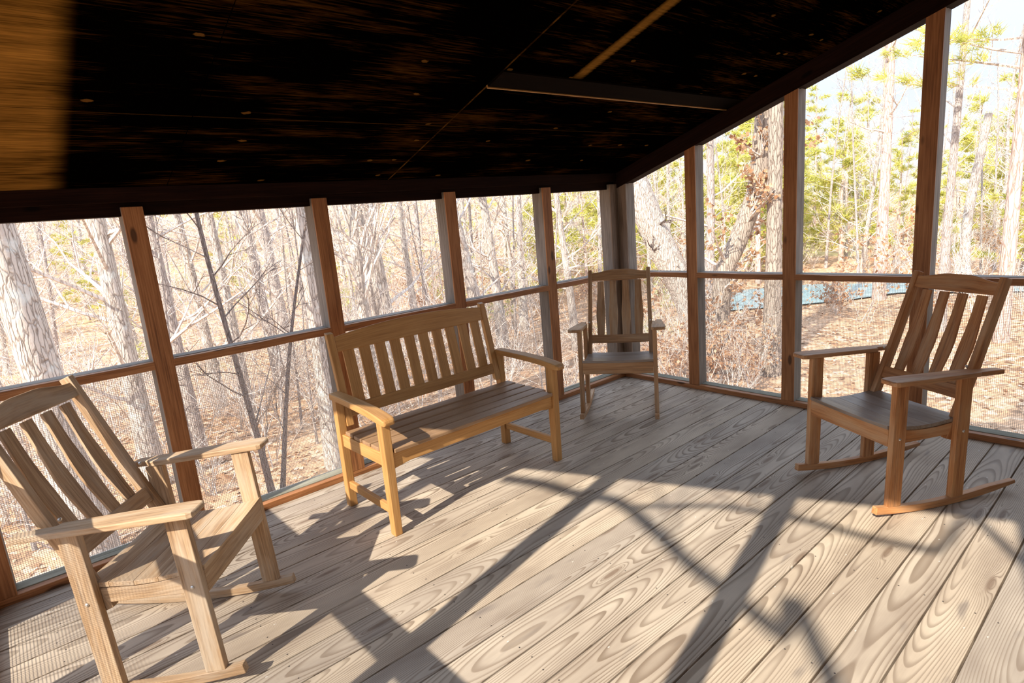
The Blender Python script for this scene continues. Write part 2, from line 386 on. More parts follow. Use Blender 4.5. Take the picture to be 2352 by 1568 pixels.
def rail_mats(): return [W_POST, W_GREY]
def post(parent, mb_pts, name='post'): pass
def wall(name, axis, plane, outward, posts, ends, header, seed):
    """axis 0: wall runs along x at y=plane; axis 1: runs along y at x=plane. outward: +-1"""
    root = empty(name); tag(root, kind='structure'); rng = random.Random(seed)
    def P(u, d, z):      # u along the wall, d depth outward
        return V((u, plane+outward*d, z)) if axis == 0 else V((plane+outward*d, u, z))
    du = V((1, 0, 0)) if axis == 0 else V((0, 1, 0)); dd = V((0, outward, 0)) if axis == 0 else V((outward, 0, 0)); dz = V((0, 0, 1))
    u0, u1 = ends
    # sole plate: brown inner edge, pale weathered strip behind it
    mb = MB(seed); mb.bar(P(u0, .0225, .018), P(u1, .0225, .018), dd*.0225, dz*.018); mb.build('sole_plate', W_POST, root, bevel=.003)
    mb = MB(seed+1); mb.bar(P(u0, .085, .020), P(u1, .085, .020), dd*.0395, dz*.020); mb.build('sill_strip', W_PALE, root, bevel=.002)
    hw = .0445
    zt = lambda u: header(u)
    cs = sorted(posts)
    for i, c in enumerate(cs):
        z1 = zt(c)+.04
        mb = MB(seed+10+i)
        # inner half brown, outer half weathered grey
        mb.bar(P(c, .006, .036), P(c, .006, z1), du*hw, dd*.006)
        o = mb.build('post', W_CORNER if abs(c) < .05 else W_POST, root, bevel=.003)
        mb = MB(seed+40+i); mb.bar(P(c, .065, .036), P(c, .065, z1), du*(hw-.0006), dd*.053); mb.build('weathered_back', W_GREY, o)
    allp = cs
    for i in range(len(allp)-1):
        a, b = allp[i]+hw, allp[i+1]-hw
        mb = MB(seed+70+i)
        n = 7; secs = []
        for k in range(n):
            t = k/(n-1); z = .928 + rng.uniform(-.0018, .0018)
            secs.append((P(a-.004+(b-a+.008)*t, .016, z), dd*.019, dz*.0195))
        mb.sweep(secs); o = mb.build('rail', W_POST, root, bevel=.004)
        mb = MB(seed+90+i); mb.bar(P(a, .076, .930), P(b, .076, .930), dd*.041, dz*.019); mb.build('weathered_back', W_GREY, o)
        # insect screen over the whole bay, just inside the outer face
        za, zb = zt(a)+.03, zt(b)+.03
        s = MB(seed+110+i); s.poly([P(a, .110, .03), P(b, .110, .03), P(b, .110, zb), P(a, .110, za)]); s.build('insect_screen', SCREEN, root)
        # square wire mesh over the lower half
        w = MB(seed+130+i); pit = .0090; r = .00058; rn = (.5, .5, .5)
        uu = a + pit/2
        while uu < b:
            w.sweep([(P(uu, .115, .038), du*r, dd*r), (P(uu, .115, .91), du*r, dd*r)], cap=False, rnd=rn); uu += pit
        z = .042
        while z < .91:
            w.sweep([(P(a, .1162, z), dd*r, dz*r), (P(b, .1162, z), dd*r, dz*r)], cap=False, rnd=rn); z += pit
        w.build('wire_mesh', WIRE, root)
    return root, P, du, dd, dz
hdr = lambda u: 1.650
L_POSTS = [-4.3555, -3.5635, -2.6435, -1.7345, -.8355, -.0445]
wl, P, du, dd, dz = wall('wall_left', 0, 0.0, 1, L_POSTS, (XG, .12), hdr, 100)
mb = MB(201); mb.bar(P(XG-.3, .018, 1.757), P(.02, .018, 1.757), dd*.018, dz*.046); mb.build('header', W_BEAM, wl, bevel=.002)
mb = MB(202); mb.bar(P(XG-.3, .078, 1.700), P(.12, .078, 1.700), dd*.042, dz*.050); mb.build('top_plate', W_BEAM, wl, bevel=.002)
rake = lambda u: 1.652 - SL*u
R_POSTS = [-.0445, -.7025, -1.4605, -2.2365, -2.9945, -3.7055]
wr, P, du, dd, dz = wall('wall_right', 1, 0.0, 1, R_POSTS, (YH, .0), rake, 300)
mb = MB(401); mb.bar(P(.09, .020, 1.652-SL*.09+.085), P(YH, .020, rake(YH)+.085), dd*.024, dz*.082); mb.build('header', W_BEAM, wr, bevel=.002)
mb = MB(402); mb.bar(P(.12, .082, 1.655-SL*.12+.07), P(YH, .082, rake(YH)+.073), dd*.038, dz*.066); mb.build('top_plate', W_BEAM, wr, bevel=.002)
mb = MB(403); mb.bar((.060, .060, 0), (.060, .060, 1.66), (.059, 0, 0), (0, .059, 0)); mb.build('corner_post', W_GREY, wr)
G_POSTS = [-.0445, -.855, -1.8345, -2.748, -3.726]
rakeg = lambda u: rake(u) + .022
wg, P, du, dd, dz = wall('wall_gable', 1, XG, -1, G_POSTS, (YH, .0), rakeg, 500)
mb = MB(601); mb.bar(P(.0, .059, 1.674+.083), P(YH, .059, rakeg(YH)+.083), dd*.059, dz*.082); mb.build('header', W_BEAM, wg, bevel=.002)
mb = MB(602); mb.bar((XG-.060, .060, 0), (XG-.060, .060, 1.66), (.059, 0, 0), (0, .059, 0)); mb.build('corner_post', W_GREY, wg)
mb = MB(603); mb.bar((XG-.128, -.12, 0), (XG-.128, -.12, 1.70), (0, .125, 0), (.009, 0, 0)); mb.build('corner_board', W_GREY, wg)

# the house the porch leans against (behind the camera)
hb = MB(9)
zb = -2.0
while zb < 4.9:
    hb.bar((XG-.08, YH-.02, zb+.1), (.55, YH-.02, zb+.1), (0, .018, 0), (0, 0, .098)); zb += .2
hw_ = hb.build('unseen_house_wall', UNSEEN_SIDING, bevel=.004); tag(hw_, kind='structure')
hb = MB(10); hb.bar((XG-.08, -6.5, 1.45), (.55, -6.5, 1.45), (0, 2.7, 0), (0, 0, 3.5)); hb.build('unseen_house_body', UNSEEN_SIDING, hw_)
hb = MB(11); hb.bar((XG-.10, -6.4, 5.02), (.75, -6.4, 5.02), (0, 2.75, 0), (0, 0, .07)); hb.build('unseen_house_roof', ROOFM, hw_)

def sstep(a, b, x):
    t = max(0, min(1, (x-a)/(b-a))); return t*t*(3-2*t)
# ------------------------------------------------------------------ rocking chairs
def arc_pts(f, n): return [f(i/(n-1)) for i in range(n)]
PV = .16   # pivot offset: origin of a chair sits under y=-.16 of its drawing
def Y(y): return y + PV
def rocker_bottom(y): return (y+.255)**2/4.8
def make_chair(wood_m, seat_m, label, loc, ang, tilt, seed):
    root = empty('rocking_chair'); tag(root, label, 'rocking chair', 'wooden rocking chairs')
    def part(name, fn, m=wood_m, bev=.003, parent=None, sd=[seed*50]):
        sd[0] += 1; b = MB(sd[0]); fn(b); return b.build(name, m, parent or root, bevel=bev)
    X = V((1, 0, 0))
    for s in (-1, 1):
        x = s*.2596
        leg = part('leg', lambda b: b.bar((x, Y(-.035), .045), (x, Y(-.036), .6365), (.014, 0, 0), (0, .0345, 0)))
        def dome(b, px, py, pz, s=s):
            b.tube([(px, py, pz), (px+s*.003, py, pz), (px+s*.0055, py, pz)], [.0068, .0062, .003], 10, cap=True)
        part('bolt', lambda b: dome(b, s*.2736, Y(-.036), .372), STEEL, 0, leg)
        leg = part('leg', lambda b: b.bar((x, Y(-.389), .030), (x, Y(-.389), .6285), (.014, 0, 0), (0, .0345, 0)))
        part('bolt', lambda b: dome(b, s*.2736, Y(-.389), .362), STEEL, 0, leg)
        def rocker(b):
            secs = []
            for i in range(23):
                t = i/22; y = .062 + (-.735-.062)*t; h = .0175
                if t > .8: h = .0175 - .009*(t-.8)/.2
                zb_ = rocker_bottom(y); sl = (y+.255)/2.4
                secs.append(((x, Y(y), zb_+h), (.0145, 0, 0), (0, -h*sl, h)))
            b.sweep(secs)
        part('rocker', rocker)
        def side_rail(b):
            secs = []
            for i in range(9):
                t = i/8; y = -.02 - .40*t
                top = .412 - .020*math.sin(PI*min(1, t*1.05)) - .008*t; bot = .332 + .012*t
                secs.append(((s*.231, Y(y), (top+bot)/2), (.0125, 0, 0), (0, 0, (top-bot)/2)))
            b.sweep(secs)
        part('side_rail', side_rail)
        def stile(b):
            d = V((0, -.246, .71)).normalized(); nrm = V((0, d.z, -d.y))
            p0 = V((s*.230, Y(-.352), .315)); p1 = V((s*.2245, Y(-.612), 1.046))
            b.sweep([(p0, (.0145, 0, 0), nrm*.024), (p0.lerp(p1, .5)+nrm*(-.004), (.0145, 0, 0), nrm*.0235), (p1, (.0145, 0, 0), nrm*.021)])
        st = part('stile', stile)
        part('bolt', lambda b: b.tube([(s*.2285, Y(-.430), .655), (s*.2285, Y(-.424), .656), (s*.2285, Y(-.4215), .656)], [.007, .006, .003], 10, cap=True), STEEL, 0, st)
        def arm(b):
            secs = []
            prof = [(.062, .285, .030, .007), (.055, .285, .042, .0105), (.040, .285, .0475, .0115), (.0, .285, .0475, .0115), (-.15, .284, .045, .0115), (-.30, .282, .041, .0115),
                    (-.405, .280, .037, .0115), (-.412, .289, .026, .0115), (-.50, .290, .0235, .0115), (-.545, .291, .022, .0105)]
            for y, xc, hw, ht in prof:
                z = .6495 - .012*(-y/.5) if y < 0 else .6495
                secs.append(((s*xc, Y(y), z), (hw, 0, 0), (0, 0, ht)))
            b.sweep(secs)
        part('armrest', arm, bev=.004)
    def seat(b):
        n = 5; y0, y1 = .006, -.405
        for k in range(n):
            a = y0 + (y1-y0)*k/n - .0004; c = y0 + (y1-y0)*(k+1)/n + .0004
            ym = (a+c)/2; t = (ym-y0)/(y1-y0); t0 = (a-y0)/(y1-y0); t1 = (c-y0)/(y1-y0)
            zf = lambda t: .424 - .020*math.sin(PI*min(1, t*1.05)) - .008*t
            hwid = .2445
            z0_, z1_ = zf(t0), zf(t1)
            secs = []
            for i in range(5):
                x = -hwid + 2*hwid*i/4; dip = -.005*(1-(x/hwid)**2)
                secs.append(((x, Y(ym), (z0_+z1_)/2+dip), (0, (a-c)/2, (z0_-z1_)/2), (0, 0, .0085)))
            b.sweep(secs)
    part('seat', seat, seat_m, .0012)
    part('front_rail', lambda b: b.bar((-.2450, Y(-.013), .3725), (.2450, Y(-.013), .3725), (0, .0125, 0), (0, 0, .0405)))
    # back: points on the reclined plane, e = height along the stile 0..1
    p0 = V((0, Y(-.352), .315)); p1 = V((0, Y(-.612), 1.046)); d = (p1-p0).normalized(); nrm = V((0, d.z, -d.y))
    LEN = (p1-p0).length
    def B(x, e, off=0): return p0 + d*e + V((x, 0, 0)) + nrm*off
    def crest(b):
        secs = []
        for i in range(17):
            u = -1 + 2*i/16; x = u*.212
            top = LEN - .006 - .013*(math.cos(PI*min(1, abs(u)/.95)*1.0)*-.5+.5) - .0*u
            top = LEN + .002 - .026*sstep(.25, .95, abs(u))
            bot = LEN - .083
            secs.append((B(x, (top+bot)/2, .002-.012*(1-u*u)), nrm*.011, d*(top-bot)/2))
        b.sweep(secs)
    part('crest_rail', crest)
    part('lower_rail', lambda b: b.sweep([(B(-.216+.432*i/8, .222, .002-.010*(1-(-1+i/4)**2)), nrm*.010, d*.0315) for i in range(9)]))
    for xc in (-.1440, -.0480, .0480, .1440):
        def slat(b):
            secs = []
            for i in range(15):
                t = i/14; e = .250 + (LEN-.090-.250)*t + .0
                bul = math.exp(-((t-.40)/.24)**2)
                hwid = .0265 + .0085*bul - .002*t
                off = -.006 - .012*math.sin(PI*t) + .0
                secs.append((B(xc*(1+.012*bul), e, off), (hwid, 0, 0), nrm*.0055))
            b.sweep(secs)
        part('back_slat', slat, bev=.0015)
    # seat the rockers on the deck
    mn = 1e9
    for i in range(400):
        y = .062 - .797*i/399; mn = min(mn, (y+.16)*math.sin(tilt) + rocker_bottom(y)*math.cos(tilt))
    fw = V((math.cos(ang), math.sin(ang), 0))
    o = V((loc[0], loc[1], 0)) + fw*(-.16)
    root.location = (o.x, o.y, -mn+.0006); root.rotation_euler = (tilt, 0, ang-PI/2)
    return root
make_chair(W_CHAIR_RED, SEAT_SKY, 'red-brown slatted wooden rocking chair facing left beside the right screens', (-1.127, -2.250), math.radians(151.98), math.radians(1.34), 21)
make_chair(W_CHAIR_PALE, W_CHAIR_PALE, 'sun-bleached wooden rocking chair at the left end, partly cut by the frame', (-3.608, -1.048), math.radians(-39.29), math.radians(2.92), 22)
make_chair(W_CHAIR_DULL, SEAT_SKY, 'dull brown wooden rocking chair standing in the far corner, facing the viewer', (-.983, -.724), math.radians(215.59), math.radians(4.35), 23)

# ------------------------------------------------------------------ bench
def make_bench():
    root = empty('bench', (-2.285, -.575, 0)); tag(root, 'golden two-seat garden bench with slatted back along the left screens', 'bench')
    O = V((2.285, .575, 0)); cnt = [900]
    def part(name, fn, m=W_BENCH, bev=.004, parent=None):
        cnt[0] += 1; b = MB(cnt[0]); fn(b); b.shift(O); return b.build(name, m, parent or root, bevel=bev)
    cx = -2.285
    for s in (-1, 1):
        x = cx + s*.571
        part('leg', lambda b: b.sweep([((x, -.818, 0), (.021, 0, 0), (0, .023, 0)), ((x, -.820, .40), (.0235, 0, 0), (0, .026, 0)), ((x, -.820, .607), (.0235, 0, 0), (0, .026, 0))]))
        part('leg', lambda b: b.sweep([((x, -.332, 0), (.0225, 0, 0), (0, .024, 0)), ((x, -.334, .62), (.0225, 0, 0), (0, .024, 0))]))
        part('side_apron', lambda b: b.bar((x, -.794, .392), (x, -.358, .388), (.0125, 0, 0), (0, 0, .034)))
        part('stretcher', lambda b: b.bar((x, -.795, .128), (x, -.356, .128), (.0125, 0, 0), (0, 0, .021)))
        def arm(b):
            prof = [(-.902, .020, .006, .600), (-.897, .030, .012, .602), (-.880, .034, .0165, .606), (-.84, .0345, .018, .612), (-.74, .0345, .018, .624), (-.60, .0335, .0175, .632), (-.45, .032, .0175, .636), (-.318, .031, .0175, .637)]
            b.sweep([((x + s*.006, y, z), (hw, 0, 0), (0, 0, ht)) for y, hw, ht, z in prof])
        part('armrest', arm, bev=.005)
        def stile(b):
            xs = cx + s*.527
            b.sweep([((xs, -.349, .462), (.0215, 0, 0), (0, .017, .004)), ((xs, -.30, .72), (.0215, 0, 0), (0, .017, .004)), ((xs, -.247, .962), (.0205, 0, 0), (0, .016, .004))])
        part('stile', stile)
    part('front_apron', lambda b: b.sweep([((cx-.547+1.094*i/12, -.822, .393 + (0 if 0 < i < 12 else -.006)), (0, .012, 0), (0, 0, .035 + (.008 if i in (0, 12) else 0))) for i in range(13)]))
    part('rear_apron', lambda b: b.bar((cx-.548, -.345, .392), (cx+.548, -.345, .392), (0, .0125, 0), (0, 0, .033)))
    for k in range(5):
        yc = -.808 + k*.0935; hwid = .541 if k == 0 else .578
        z = .4385 - .006*math.sin(PI*(k+.5)/5)
        sl = part('seat_slat', lambda b: b.bar((cx-hwid, yc, z), (cx+hwid, yc, z), (0, .0405, 0), (0, 0, .0105)), W_SEATB, .004)
    # reclined back
    p0 = V((cx, -.349, .462)); p1 = V((cx, -.247, .962)); d = (p1-p0).normalized(); nrm = V((0, d.z, -d.y))
    B = lambda x, e, off=0: p0 + d*e + V((x, 0, 0)) + nrm*off
    def crest(b):
        secs = []
        for i in range(25):
            u = -1+2*i/24; top = .484 + .036*(1-u*u); bot = .400
            secs.append((B(u*.507, (top+bot)/2), nrm*.0125, d*(top-bot)/2))
        b.sweep(secs)
    part('crest_rail', crest)
    part('lower_rail', lambda b: b.bar(B(-.507, .075), B(.507, .075), nrm*.0125, d*.0335))
    g = (1.011 - 10*.0655)/11
    for k in range(10):
        xs = -.5055 + g + .03275 + k*(.0655+g)
        part('back_slat', lambda b: b.bar(B(xs, .104, -.001), B(xs, .404, -.001), (.03275, 0, 0), nrm*.006), bev=.0015)
make_bench()

# ------------------------------------------------------------------ ground, pond
CAM = V((-4.1208, -3.3155, 1.5))
def sstep(a, b, x):
    t = max(0, min(1, (x-a)/(b-a))); return t*t*(3-2*t)
def gz(x, y):
    dx, dy = x-CAM.x, y-CAM.y; r = math.hypot(dx, dy); az = math.degrees(math.atan2(dy, dx))
    z = -2.0 + .10*noise.noise(V((x*.25, y*.25, 0))) + .04*noise.noise(V((x*.9, y*.9, 3)))
    left = sstep(20, 45, az)
    z += sstep(26, 80, r)*(2.0 + 7.5*left)
    wet = 1 - sstep(0, 2.2, pond_dist(x, y)); z = z*(1-wet) + -2.06*wet
    return z
POND_PTS = [(13.2, 6.4), (14.6, 5.15), (16.1, 4.0), (18.0, 3.1), (19.0, .6), (19.8, -2.2), (21.6, -2.2), (21.0, .3), (20.3, 3.6), (19.3, 6.4), (17.2, 8.2), (14.4, 8.0)]
def pond_dist(x, y):
    # signed-ish distance outside the pond outline
    ins = False; best = 1e9; n = len(POND_PTS)
    for i in range(n):
        x0, y0 = POND_PTS[i]; x1, y1 = POND_PTS[(i+1) % n]
        if (y0 > y) != (y1 > y) and x < (x1-x0)*(y-y0)/(y1-y0)+x0: ins = not ins
        ex, ey = x1-x0, y1-y0; t = max(0, min(1, ((x-x0)*ex+(y-y0)*ey)/(ex*ex+ey*ey)))
        best = min(best, math.hypot(x-x0-ex*t, y-y0-ey*t))
    return 0 if ins else best
def make_ground():
    xs = [-40 + i*1.25 for i in range(int(170/1.25)+1)]; ys = [-45 + i*1.25 for i in range(int(165/1.25)+1)]
    vs = [(x, y, gz(x, y)) for y in ys for x in xs]; nx = len(xs)
    fs = [(j*nx+i, j*nx+i+1, (j+1)*nx+i+1, (j+1)*nx+i) for j in range(len(ys)-1) for i in range(nx-1)]
    me = bpy.data.meshes.new('ground'); me.from_pydata(vs, [], fs); me.materials.append(GROUND)
    me.polygons.foreach_set('use_smooth', [True]*len(fs))
    o = bpy.data.objects.new('ground', me); COL.objects.link(o); tag(o, kind='structure')
    b = MB(12); b.poly([(x, y, -1.995) for x, y in POND_PTS]); p = b.build('pond', POND); tag(p, 'pale blue pond beyond the right screens', 'pond', kind='structure')
make_ground()
def litter():
    b = MB(13); r = random.Random(77)
    for i in range(15000):
        az = math.radians(r.uniform(4, 108)); d = 5.5 + 20*r.random()**1.3
        x, y = CAM.x+math.cos(az)*d, CAM.y+math.sin(az)*d
        if (x < .6 and y < .6) or pond_dist(x, y) <= .2: continue
        z = gz(x, y)+.015; s = r.uniform(.03, .065); a = r.uniform(0, 2*PI); u = V((math.cos(a), math.sin(a), r.uniform(-.4, .5)))*s; w = V((-math.sin(a), math.cos(a), r.uniform(-.4, .5)))*s*.6
        c = V((x, y, z)); b.poly([c-u, c+w*.9, c+u, c-w])
    o = b.build('leaf_litter', LITTER); tag(o, 'dry brown leaves scattered over the ground outside the screens', 'leaves', kind='stuff')
litter()

# ------------------------------------------------------------------ trees
def limb(b, p, d, L, r0, r1, rng, depth, sides, up=.15, wig=.22, kids=5, tips=None):
    n = max(3, int(3 + L*1.2)) if depth > 1 else 3
    pts = [V(p)]; d = V(d).normalized(); st = L/n
    for i in range(n):
        d = (d + V((rng.uniform(-1, 1), rng.uniform(-1, 1), rng.uniform(-1, 1)))*wig + V((0, 0, up))*.5).normalized()
        pts.append(pts[-1]+d*st)
    rad = [r0+(r1-r0)*i/n for i in range(n+1)]
    b.tube(pts, rad, sides)
    if tips is not None: tips.append((pts, depth))
    if depth <= 0: return
    for k in range(kids):
        t = rng.uniform(.25, 1.0); f = t*n; i = min(n-1, int(f)); q = pts[i].lerp(pts[i+1], f-i)
        ax = (pts[i+1]-pts[i]).normalized(); ra = V((rng.uniform(-1, 1), rng.uniform(-1, 1), rng.uniform(-.6, 1))).normalized()
        nd = (ax*rng.uniform(.5, 1.0) + ra*rng.uniform(.5, 1.0)).normalized()
        limb(b, q, nd, L*rng.uniform(.35, .6)*(1.15-.4*t), max(.0035, rad[i]*.6), .0028, rng, depth-1, 3 if depth <= 1 else 4, up, wig, kids if depth > 1 else kids-1, tips)
def trunk_path(h, lean, bend, rng, n=14, z0=-.3):
    pts = []; ph = rng.uniform(0, 6)
    for i in range(n+1):
        t = i/n; z = z0 + (h-z0)*t
        pts.append(V((lean[0]*t + bend*math.sin(ph+t*4)*t*(1-.3*t), lean[1]*t + bend*math.cos(ph*1.7+t*3.3)*t, z)))
    return pts
def at_z(pts, z):
    for i in range(len(pts)-1):
        if pts[i].z <= z <= pts[i+1].z:
            return pts[i].lerp(pts[i+1], (z-pts[i].z)/(pts[i+1].z-pts[i].z))
    return pts[-1]
def bare_tree(name, h, r0, seed, bark, twig, nb=18, blen=.22, bz=(.12, .97), lean=(0, 0), bend=.25, depth=2, kids=4, sides=10, rough=.05, pts=None, rad=None, taper=.35, upang=(.2, .9)):
    rng = random.Random(seed); root = empty(name)
    pts = pts or trunk_path(h, lean, bend, rng)
    n = len(pts)-1
    rad = rad or [r0*(1 + .45*max(0, 1-i*3/n)**2)*(1-(1-taper)*i/n) for i in range(n+1)]
    b = MB(seed); b.tube(pts, rad, sides, rough=rough, rseed=seed*1.3); b.build('trunk', bark, root, smooth=True)
    tips = []
    if nb:
        b = MB(seed+1)
        for k in range(nb):
            t = bz[0] + (bz[1]-bz[0])*(k+rng.random())/nb; z = t*h; q = at_z(pts, z); a = rng.uniform(0, 2*PI)
            up = rng.uniform(*upang); dr = V((math.cos(a), math.sin(a), up))
            L = h*blen*(1.1-.65*t)*rng.uniform(.6, 1.25)
            limb(b, q, dr, L, max(.006, r0*.32*(1-.6*t)), .004, rng, depth, 4, .12, .2, kids, tips)
        b.build('branches', twig, root)
    root['_'] = 0; del root['_']
    return root, tips, rng
def leaves(root, tips, rng, mat, per, size, name='foliage', droop=0.3):
    b = MB(rng.randrange(9999))
    for pts, dep in tips:
        if dep > 1: continue
        for k in range(per):
            t = rng.random()*(len(pts)-1); i = min(int(t), len(pts)-2); c = pts[i].lerp(pts[i+1], t-i) + V((rng.uniform(-1, 1), rng.uniform(-1, 1), rng.uniform(-1, .4)))*size*.7
            u = V((rng.uniform(-1, 1), rng.uniform(-1, 1), rng.uniform(-1, .3))).normalized()*size*rng.uniform(.6, 1.1); w = u.cross(V((rng.uniform(-1, 1), rng.uniform(-1, 1), rng.uniform(-1, 1)))).normalized()*size*.42
            b.poly([c-u*.5, c+w, c+u*.6, c-w])
    b.build(name, mat, root)
def needles(root, tufts, rng, mat, blades, length, width):
    b = MB(rng.randrange(9999))
    for c, d in tufts:
        tint = rng.random()
        for k in range(blades):
            u = (d*rng.uniform(.1, 1) + V((rng.uniform(-1, 1), rng.uniform(-1, 1), rng.uniform(-.7, 1)))*.8).normalized()*length*rng.uniform(.6, 1.15)
            w = u.cross(V((rng.uniform(-1, 1), rng.uniform(-1, 1), rng.uniform(-1, 1)))).normalized()*width
            o = c + V((rng.uniform(-1, 1), rng.uniform(-1, 1), rng.uniform(-1, 1)))*length*.25
            b.poly([o-w, o+w, o+u], rnd=(max(0, min(1, tint*.6+rng.random()*.4)), 0, 0))
    b.build('needles', mat, root)
def pine(name, h, r0, cb, seed, spread=.2, nb=34, blades=16, nl=.26, nw=.014, bark=None, lean=(0, 0), tuft_step=.26):
    rng = random.Random(seed); root = empty(name)
    pts = trunk_path(h, lean, .08, rng, 12); n = len(pts)-1
    rad = [max(.02, r0*(1-.85*i/n)) for i in range(n+1)]
    b = MB(seed); b.tube(pts, rad, 9, rough=.04, rseed=seed); b.build('trunk', bark or BARK_PINE, root, smooth=True)
    b = MB(seed+1); tufts = []
    for k in range(nb):
        t = (k+rng.random())/nb; z = h*(cb+(1-cb)*t); q = at_z(pts, z); a = rng.uniform(0, 2*PI)
        L = h*spread*(1.05-.8*t)*rng.uniform(.65, 1.2); d = V((math.cos(a), math.sin(a), rng.uniform(-.05, .45))).normalized()
        m = 4; bp = [q]
        for i in range(m):
            d = (d+V((rng.uniform(-1, 1), rng.uniform(-1, 1), rng.uniform(-.3, .6)))*.14).normalized(); bp.append(bp[-1]+d*L/m)
        b.tube(bp, [max(.008, r0*.22*(1-.7*t))*(1-.7*i/m) for i in range(m+1)], 4)
        s = L*.3
        while s < L:
            f = s/L*m; i = min(m-1, int(f)); c = bp[i].lerp(bp[i+1], f-i)
            for j in range(2):
                sd = (d + V((rng.uniform(-1, 1), rng.uniform(-1, 1), rng.uniform(-.2, .7)))).normalized()
                tufts.append((c+sd*rng.uniform(0, .35)*min(1, L*.5), sd))
            s += tuft_step
        tufts.append((bp[-1], d))
    b.build('branches', TWIG, root)
    needles(root, tufts, rng, NEEDLE, blades, nl, nw)
    return root
def put(root, x, y, rz=0, s=1, label=None, cat='tree', group=None):
    root.location = (x, y, gz(x, y)); root.rotation_euler = (0, 0, rz); root.scale = (s, s, s)
    tag(root, label, cat, group); return root

# ---- the trunks one can single out, from left to right
def hero(label, x, y, h, r0, seed, bark, twig=None, **kw):
    root, tips, rng = bare_tree('tree', h, r0, seed, bark, twig or TWIG, **kw); put(root, x, y, 0, 1, label, 'tree'); return root, tips, rng
hero('thick rough-barked pale trunk at the far left edge', -3.86, 3.9, 9, .185, 301, BARK_PALE, nb=9, blen=.26, bz=(.33, .9), sides=30, rough=.07, bend=.12, taper=.6, lean=(-.25, .1))
hero('lichen-spotted pale trunk left of the leftmost post', -2.86, 6.6, 10, .135, 302, BARK_PALE, nb=26, blen=.24, bz=(.12, .8), sides=22, rough=.06, bend=.15, taper=.55, lean=(-.2, .1))
hero('slim grey trunk just right of the leftmost post', -2.03, 7.5, 10, .10, 303, BARK_GREY, nb=18, lean=(-.4, .1), sides=12, bz=(.1, .7))
hero('pale slender trunk between the two left posts', -.93, 10.3, 10, .105, 304, BARK_PALE, nb=18, lean=(-.5, .2), bz=(.1, .7))
hero('pale trunk with dry leaf tufts in the middle of the second bay', -.70, 9.2, 10, .10, 305, BARK_PALE, nb=20, lean=(-.3, .2), bz=(.1, .7))
hero('thin dark sapling trunk forking low in the second bay', -1.90, 4.4, 6, .042, 306, BARK_DARK, BARK_DARK, nb=16, lean=(-.25, .1), sides=8, bz=(.08, .9), bend=.18, kids=3)
hero('grey straight trunk second from the bright trunk', .60, 10.9, 11, .11, 307, BARK_GREY, nb=18, lean=(-.3, .2), bz=(.1, .7))
hero('grey-blue trunk leaning beside the bright trunk', 1.50, 12.6, 12, .15, 308, BARK_GREY, nb=20, lean=(-.6, .2), bz=(.1, .7))
hero('bright sunlit furrowed trunk standing close behind the second post', -.74, 4.98, 10, .145, 309, BARK_PALE, nb=8, blen=.2, bz=(.34, .9), sides=32, rough=.08, bend=.06, taper=.62, lean=(.06, 0))
hero('dark stem leaning right at the foot of the bright trunk', -1.86, 4.45, 4.2, .035, 310, BARK_DARK, BARK_DARK, nb=9, lean=(1.15, .25), sides=7, bz=(.2, .9), kids=3, bend=.1)
hero('pale many-forked trunk left of the third post', .80, 6.5, 8, .115, 311, BARK_PALE, nb=22, blen=.42, bz=(.22, .6), lean=(-.2, 0), upang=(1.2, 2.2), sides=12)
hero('stout two-toned trunk in the third bay', 1.94, 7.6, 11, .185, 312, BARK_PALE, nb=18, sides=20, rough=.06, lean=(-.5, .1), taper=.5, bz=(.15, .7))
hero('thin pale trunk right of the stout two-toned trunk', 5.2, 12.0, 10, .11, 313, BARK_PALE, nb=18, bz=(.1, .7))
hero('leaning pale trunk in the middle of the fourth bay', 4.52, 7.7, 10, .155, 314, BARK_PALE, nb=18, lean=(-1.2, 1.1), sides=14, bz=(.15, .8))
hero('white trunk right of the leaning pale trunk', 6.0, 9.0, 10, .14, 315, BARK_PALE, nb=18, lean=(-.2, .1), sides=14, bz=(.12, .8))
hero('slim white forked trunk left of the fourth post', 7.8, 10.1, 10, .12, 316, BARK_PALE, nb=20, lean=(.2, 0), sides=12, bz=(.12, .8))
hero('twin-stemmed pale tree seen through the bay before the corner', 6.8, 7.0, 9, .10, 317, BARK_PALE, nb=20, lean=(-.2, .2), bz=(.15, .8))
# leaning giant by the corner with a broken crown
gp = [V((.60, -.62, -.3)), V((.52, -.52, .6)), V((.38, -.36, 1.4)), V((.18, -.17, 2.1)), V((-.02, .03, 2.7)), V((-.18, .2, 3.3)), V((-.34, .36, 4.0)), V((-.42, .45, 4.35))]
hero('massive leaning pale trunk with broken top behind the corner chair', 6.55, 4.15, 4.4, .34, 318, BARK_PALE, BARK_DARK, pts=gp, rad=[.31, .285, .28, .28, .29, .28, .25, .19], nb=5, blen=.22, bz=(.35, .7), sides=36, rough=.09, depth=2)
hero('dark narrow trunk between the corner and the first right bay', 8.74, 4.4, 10, .115, 319, BARK_GREY, nb=16, bz=(.12, .8), lean=(.1, .1))
op = [V((.75*d, -.66*d, z)) for d, z in ((-.80, -.3), (-.77, .5), (-.73, 1.36), (-.60, 2.13), (-.38, 2.56), (-.17, 3.07), (-.01, 3.5), (.07, 3.93), (.12, 4.5), (.19, 5.2), (.22, 7))]
_, tp, rg = hero('crooked oak trunk with clinging brown leaves in the first right bay', 7.47, 2.57, 7, .19, 320, BARK_OAK, pts=op, rad=[.27, .22, .20, .19, .185, .18, .178, .176, .172, .165, .12], nb=24, blen=.17, bz=(.22, .98), sides=26, rough=.08)
leaves(_, tp, rg, LEAF_TAN, 3, .10)
